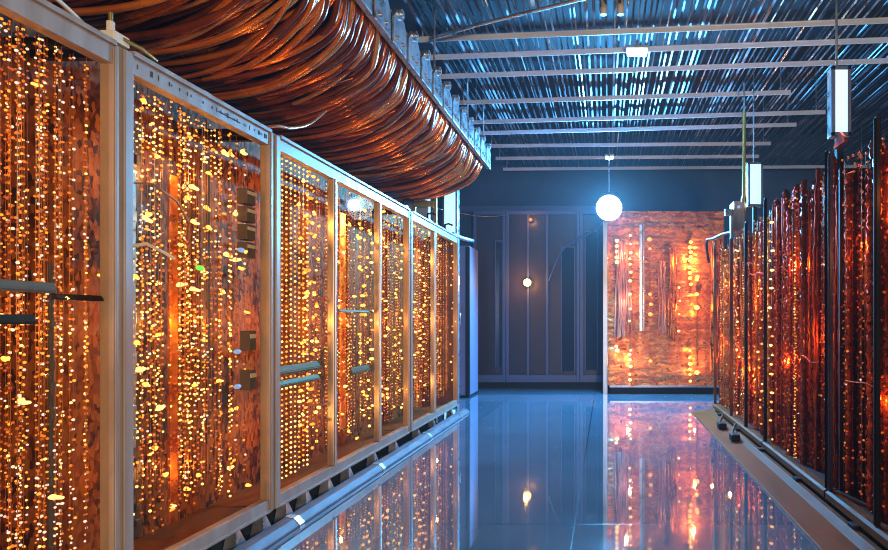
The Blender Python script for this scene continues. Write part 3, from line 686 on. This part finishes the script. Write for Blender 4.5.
def right_rack(y0, y1, zt, label, pal, nb, strips, nred, lights, posts, hbar=0, lc=(1, .27, .05), lk=1.5):
    r = thing('copper_rack', label, 'rack', (XW + .2, (y0 + y1) / 2, 0), 'copper wire racks along the right side')
    zb = .12
    for (py, w, m) in posts: part('post', MB().box(XW - .012, XW + .008, py - w / 2, py + w / 2, zb + .001, zt).box(XW - .02, XW - .012, py - w * .2, py + w * .2, zb + .001, zt - .01), M[m], r, .003)
    b = MB().prism([(XW - .03, zb - .05), (XW + .04, zb - .05), (XW + .04, zb), (XW - .012, zb), (XW - .03, zb - .012)], y0, y1, 'y')
    part('bottom_rail', b, M['bronze'], r, .003)
    part('plinth', MB().box(XW + .0, XW + .5, y0, y1, 0, zb - .051), M['dark'], r)
    part('shelf', MB().box(XW + .041, XW + .5, y0, y1, zb - .05, zb - .001), M['darkred'], r)
    part('back_sheet', MB().box(XW + .40, XW + .42, y0, y1, zb, zt - .08), M['darkred'], r)
    part('top_bar', MB().box(XW + .31, XW + .35, y0, y1, zt - .13, zt - .10), M['dark'], r, .003)
    part('side_sheet', MB().box(XW + .05, XW + .40, y1 - .012, y1, zb, zt - .1), M['darkred'], r)
    n = 0
    for k in range(nb):
        yy = y0 + .03 + (y1 - y0 - .06) * (k + U(.1, .9)) / nb
        mk = random.choices(list(pal), list(pal.values()))[0]; kind = random.choices(('rope', 'coil', 'foil'), (2, 5, 4))[0]
        o = link('wire_bundle', random.choice(BM[mk, kind]), r, Vector((XW + .05 + U(0, .16), yy, zb)) - ROOT[r.name])
        o.scale = (1, 1, (zt - zb) * U(.88, 1.01)); o.rotation_euler.z = U(-.8, .8)
    for k in range(nred):
        yy = y0 + .03 + (y1 - y0 - .06) * (k + R()) / nred
        hang(r, strands('red', 1.85, 12, 1), (XW + U(.02, .12), yy, zb + 1.9))
    for yy, st, sz in strips:
        hang(r, strands(st, 1.85, 6, 1), (XW + .015, yy, zb + 1.86 * sz), sz=sz)
    for k in range(hbar):
        a = U(y0 + .05, y1 - .5); z = U(.5, 1.8); L = U(.2, .5)
        part('tie_wire', MB().tube([(XW + .015, a, z), (XW - .005, a + L * .3, z + U(-.02, .02)), (XW - .004, a + L * .6, z + U(-.03, .03)), (XW + .015, a + L, z + U(-.04, .04))], .004, 6), M['redcop'], r)
    for p, e in lights: amber(p, e * lk, .013, lc)
    return r
right_rack(1.95, 3.48, 2.08, 'nearest dark red rack of copper wires at the right edge', {'redcop': 6, 'copper3': 5}, 52, [(3.3, 'red', 1), (2.9, 'red', 1)], 34,
           [((XW + .3, 3.2, 1.4), 5), ((XW + .3, 2.9, .6), 4), ((XW + .02, 3.15, 1.5), 1.3), ((XW + .02, 2.9, .7), 1), ((XW + .02, 2.75, 1.7), 1)], [(2.87, .03, 'dark'), (3.462, .018, 'frameblue'), (2.0, .03, 'dark')], 2)
right_rack(3.50, 4.90, 2.10, 'middle deep-red copper rack on the right with a bright amber strip', {'redcop': 8, 'copper3': 2, 'orgcop': 1}, 54, [(4.17, 'strip', .85), (4.18, 'strip', .7), (4.78, 'lamps', 1), (4.62, 'red', 1), (4.30, 'red', .9)], 36,
           [((XW + .3, 4.3, 1.5), 5), ((XW + .3, 4.5, .7), 4), ((XW + .01, 4.17, 1.5), 2.4), ((XW + .01, 4.4, .8), 2), ((XW + .01, 3.8, 1.0), 1.5)], [(4.88, .025, 'dark'), (3.512, .012, 'dark')], 2)
right_rack(4.92, 7.15, 2.02, 'farthest bright orange copper rack on the right near the copper panel', {'redcop': 4, 'orgcop': 6}, 60, [(5.0, 'strip', 1), (5.12, 'lamps', .9), (5.75, 'strip', .85), (6.0, 'lamps', .95), (6.05, 'strip', 1), (6.9, 'strip', 1)], 30,
           [((XW + .3, 5.4, 1.5), 7), ((XW + .3, 6.2, .8), 8), ((XW + .3, 6.8, 1.5), 7), ((XW + .3, 5.5, .6), 6), ((XW - .08, 5.3, 1.3), 2), ((XW - .08, 5.9, .6), 2), ((XW - .08, 6.4, 1.5), 2), ((XW - .08, 6.9, .8), 2)], [(7.12, .06, 'bronze'), (6.2, .04, 'bronze'), (5.55, .03, 'dark')], 2, (1, .38, .07), 1.9)
# peak post on the nearest rack, boxes, pole, light boxes over the racks
r = thing('rack_gable', 'pointed metal plate standing on top of the racks under the large light box', 'bracket', (1.36, 3.36, 2.08))
part('plate', MB().prism([(3.27, 2.081), (3.43, 2.081), (3.43, 2.10), (3.35, 2.155), (3.27, 2.10)], 1.30, 1.32, 'x'), M['redcop'], r, .003)
def over_light(label, x0, x1, y0, y1, z0, z1, zbase):
    r = light_box(label, x0, x1, y0, y1, z0, z1)
    xc, yc = (x0 + x1) / 2, (y0 + y1) / 2
    part('stand', MB().box(xc - .02, xc + .02, yc - .02, yc + .02, zbase, z0 - .0), M['dark'], r)
    part('drop_rod', MB().cyl((xc, yc + .04, z1), (xc, yc + .04, ZC), .008, 8), M['zinc'], r)
    l = bpy.data.lights.new('light_box_glow', 'AREA'); l.energy = 6; l.color = (.45, .85, 1); l.shape = 'RECTANGLE'; l.size = x1 - x0; l.size_y = z1 - z0
    o = bpy.data.objects.new('light_box_glow', l); COL.objects.link(o); o.location = (xc, y0 - .015, (z0 + z1) / 2); o.rotation_euler = (-PI / 2, 0, 0)
over_light('large icy light box hanging above the nearest right rack', 1.40, 1.52, 3.72, 3.80, 2.25, 2.68, 2.0)
over_light('small icy light box beside the brass pole above the far right rack', 1.52, 1.68, 6.42, 6.50, 2.33, 2.80, 1.93)
r = thing('brass_pole', 'tall thin brass pole rising from the far right rack to the joists', 'pole', (1.47, 6.3, 2.0))
part('pole', MB().cyl((1.45, 6.3, 1.90), (1.45, 6.3, 3.30), .020, 12), M['gold'], r)
part('pole_collar', MB().cyl((1.45, 6.3, 2.34), (1.45, 6.3, 2.40), .032, 14), M['gold'], r)
part('pole_cap', MB().cyl((1.45, 6.3, 3.30), (1.45, 6.3, 3.60), .010, 10), M['zinc'], r)
r = thing('junction_box', 'grey metal junction box on the far right rack at the foot of the brass pole', 'box', (1.36, 6.25, 2.02))
part('body', MB().box(1.31, 1.42, 6.15, 6.35, 2.021, 2.33), M['steel'], r, .005)
part('bracket', MB().box(1.28, 1.309, 6.15, 6.18, 1.95, 2.25).box(1.22, 1.28, 6.15, 6.18, 2.18, 2.25), M['zinc'], r, .003)
part('indicator', MB().ball((1.36, 6.148, 2.27), .016, 0, 1), M['lampb'], r)
cable([(1.34, 6.4, 2.05), (1.30, 6.7, 2.07), (1.24, 6.9, 2.05), (1.20, 7.12, 2.06), (1.21, 7.2, 1.95), (1.24, 7.22, 1.8)], .016, M['blackcable'], 'black cable looped over the end of the far right rack')
# bronze kerb in front of the right racks
k = thing('bronze_kerb', 'long bronze kerb plate on the floor along the right racks', 'kerb', (1.15, 4.5, 0))
part('cover_plate', MB().prism([(1.02, 0), (1.265, 0), (1.265, .055), (1.235, .055), (1.20, .022), (1.03, .012)], 1.6, 7.2, 'y'), M['bronze'], k, .003)
for i, y in enumerate((3.0, 3.9, 4.8, 5.7, 6.6)):
    part('kerb_clip', MB().box(1.235, 1.275, y, y + .07, .0555, .075), M['dark'], k, .003)
for i, (y, w) in enumerate(((5.35, 'nearer'), (5.95, 'farther'))):
    c = thing('cable_plug', w + ' of two dark plugs lying on the bronze kerb by the far right rack', 'plug', (1.16, y, .02), 'dark plugs on the bronze kerb')
    part('plug_body', MB().box(1.12, 1.20, y, y + .12, .021, .085), M['dark'], c, .012)
    part('lead', MB().tube([(1.16, y + .12, .055), (1.17, y + .2, .07), (1.20, y + .3, .075), (1.24, y + .4, .11)], .012, 8), M['blackcable'], c)

# ------------------------------------------------------------------ light behind the viewer and faint ambience
l = bpy.data.lights.new('rear_fill_light', 'AREA'); l.energy = 290; l.color = (1, .80, .62); l.shape = 'RECTANGLE'; l.size = .8; l.size_y = .8  # unseen fill lamp, added low behind the viewer to brighten cables and frames
o = bpy.data.objects.new('rear_fill_light', l); COL.objects.link(o); o.location = (1.7, -2.6, 1.5); o.rotation_euler = (math.radians(98), 0, math.radians(22))
w = bpy.data.worlds.new('world'); SC.world = w; w.use_nodes = True
w.node_tree.nodes['Background'].inputs[0].default_value = (.25, .35, .6, 1); w.node_tree.nodes['Background'].inputs[1].default_value = .02
vs = SC.view_settings
vs.view_transform = 'Standard'; vs.look = 'None'; vs.gamma = 1; vs.exposure = 0; vs.use_curve_mapping = False
cy = SC.cycles
cy.max_bounces = 8; cy.diffuse_bounces = 3; cy.glossy_bounces = 4; cy.transparent_max_bounces = 16; cy.caustics_reflective = False; cy.caustics_refractive = False
cy.sample_clamp_indirect = 6; cy.use_denoising = True

# thin haze in the air
t = w.node_tree; sv = t.nodes.new('ShaderNodeVolumeScatter')
sv.inputs['Density'].default_value = .0030; sv.inputs['Anisotropy'].default_value = .35; sv.inputs['Color'].default_value = (.8, .9, 1, 1)
t.links.new(sv.outputs[0], t.nodes['World Output'].inputs['Volume'])
cy.volume_bounces = 0; cy.filter_width = 1.1
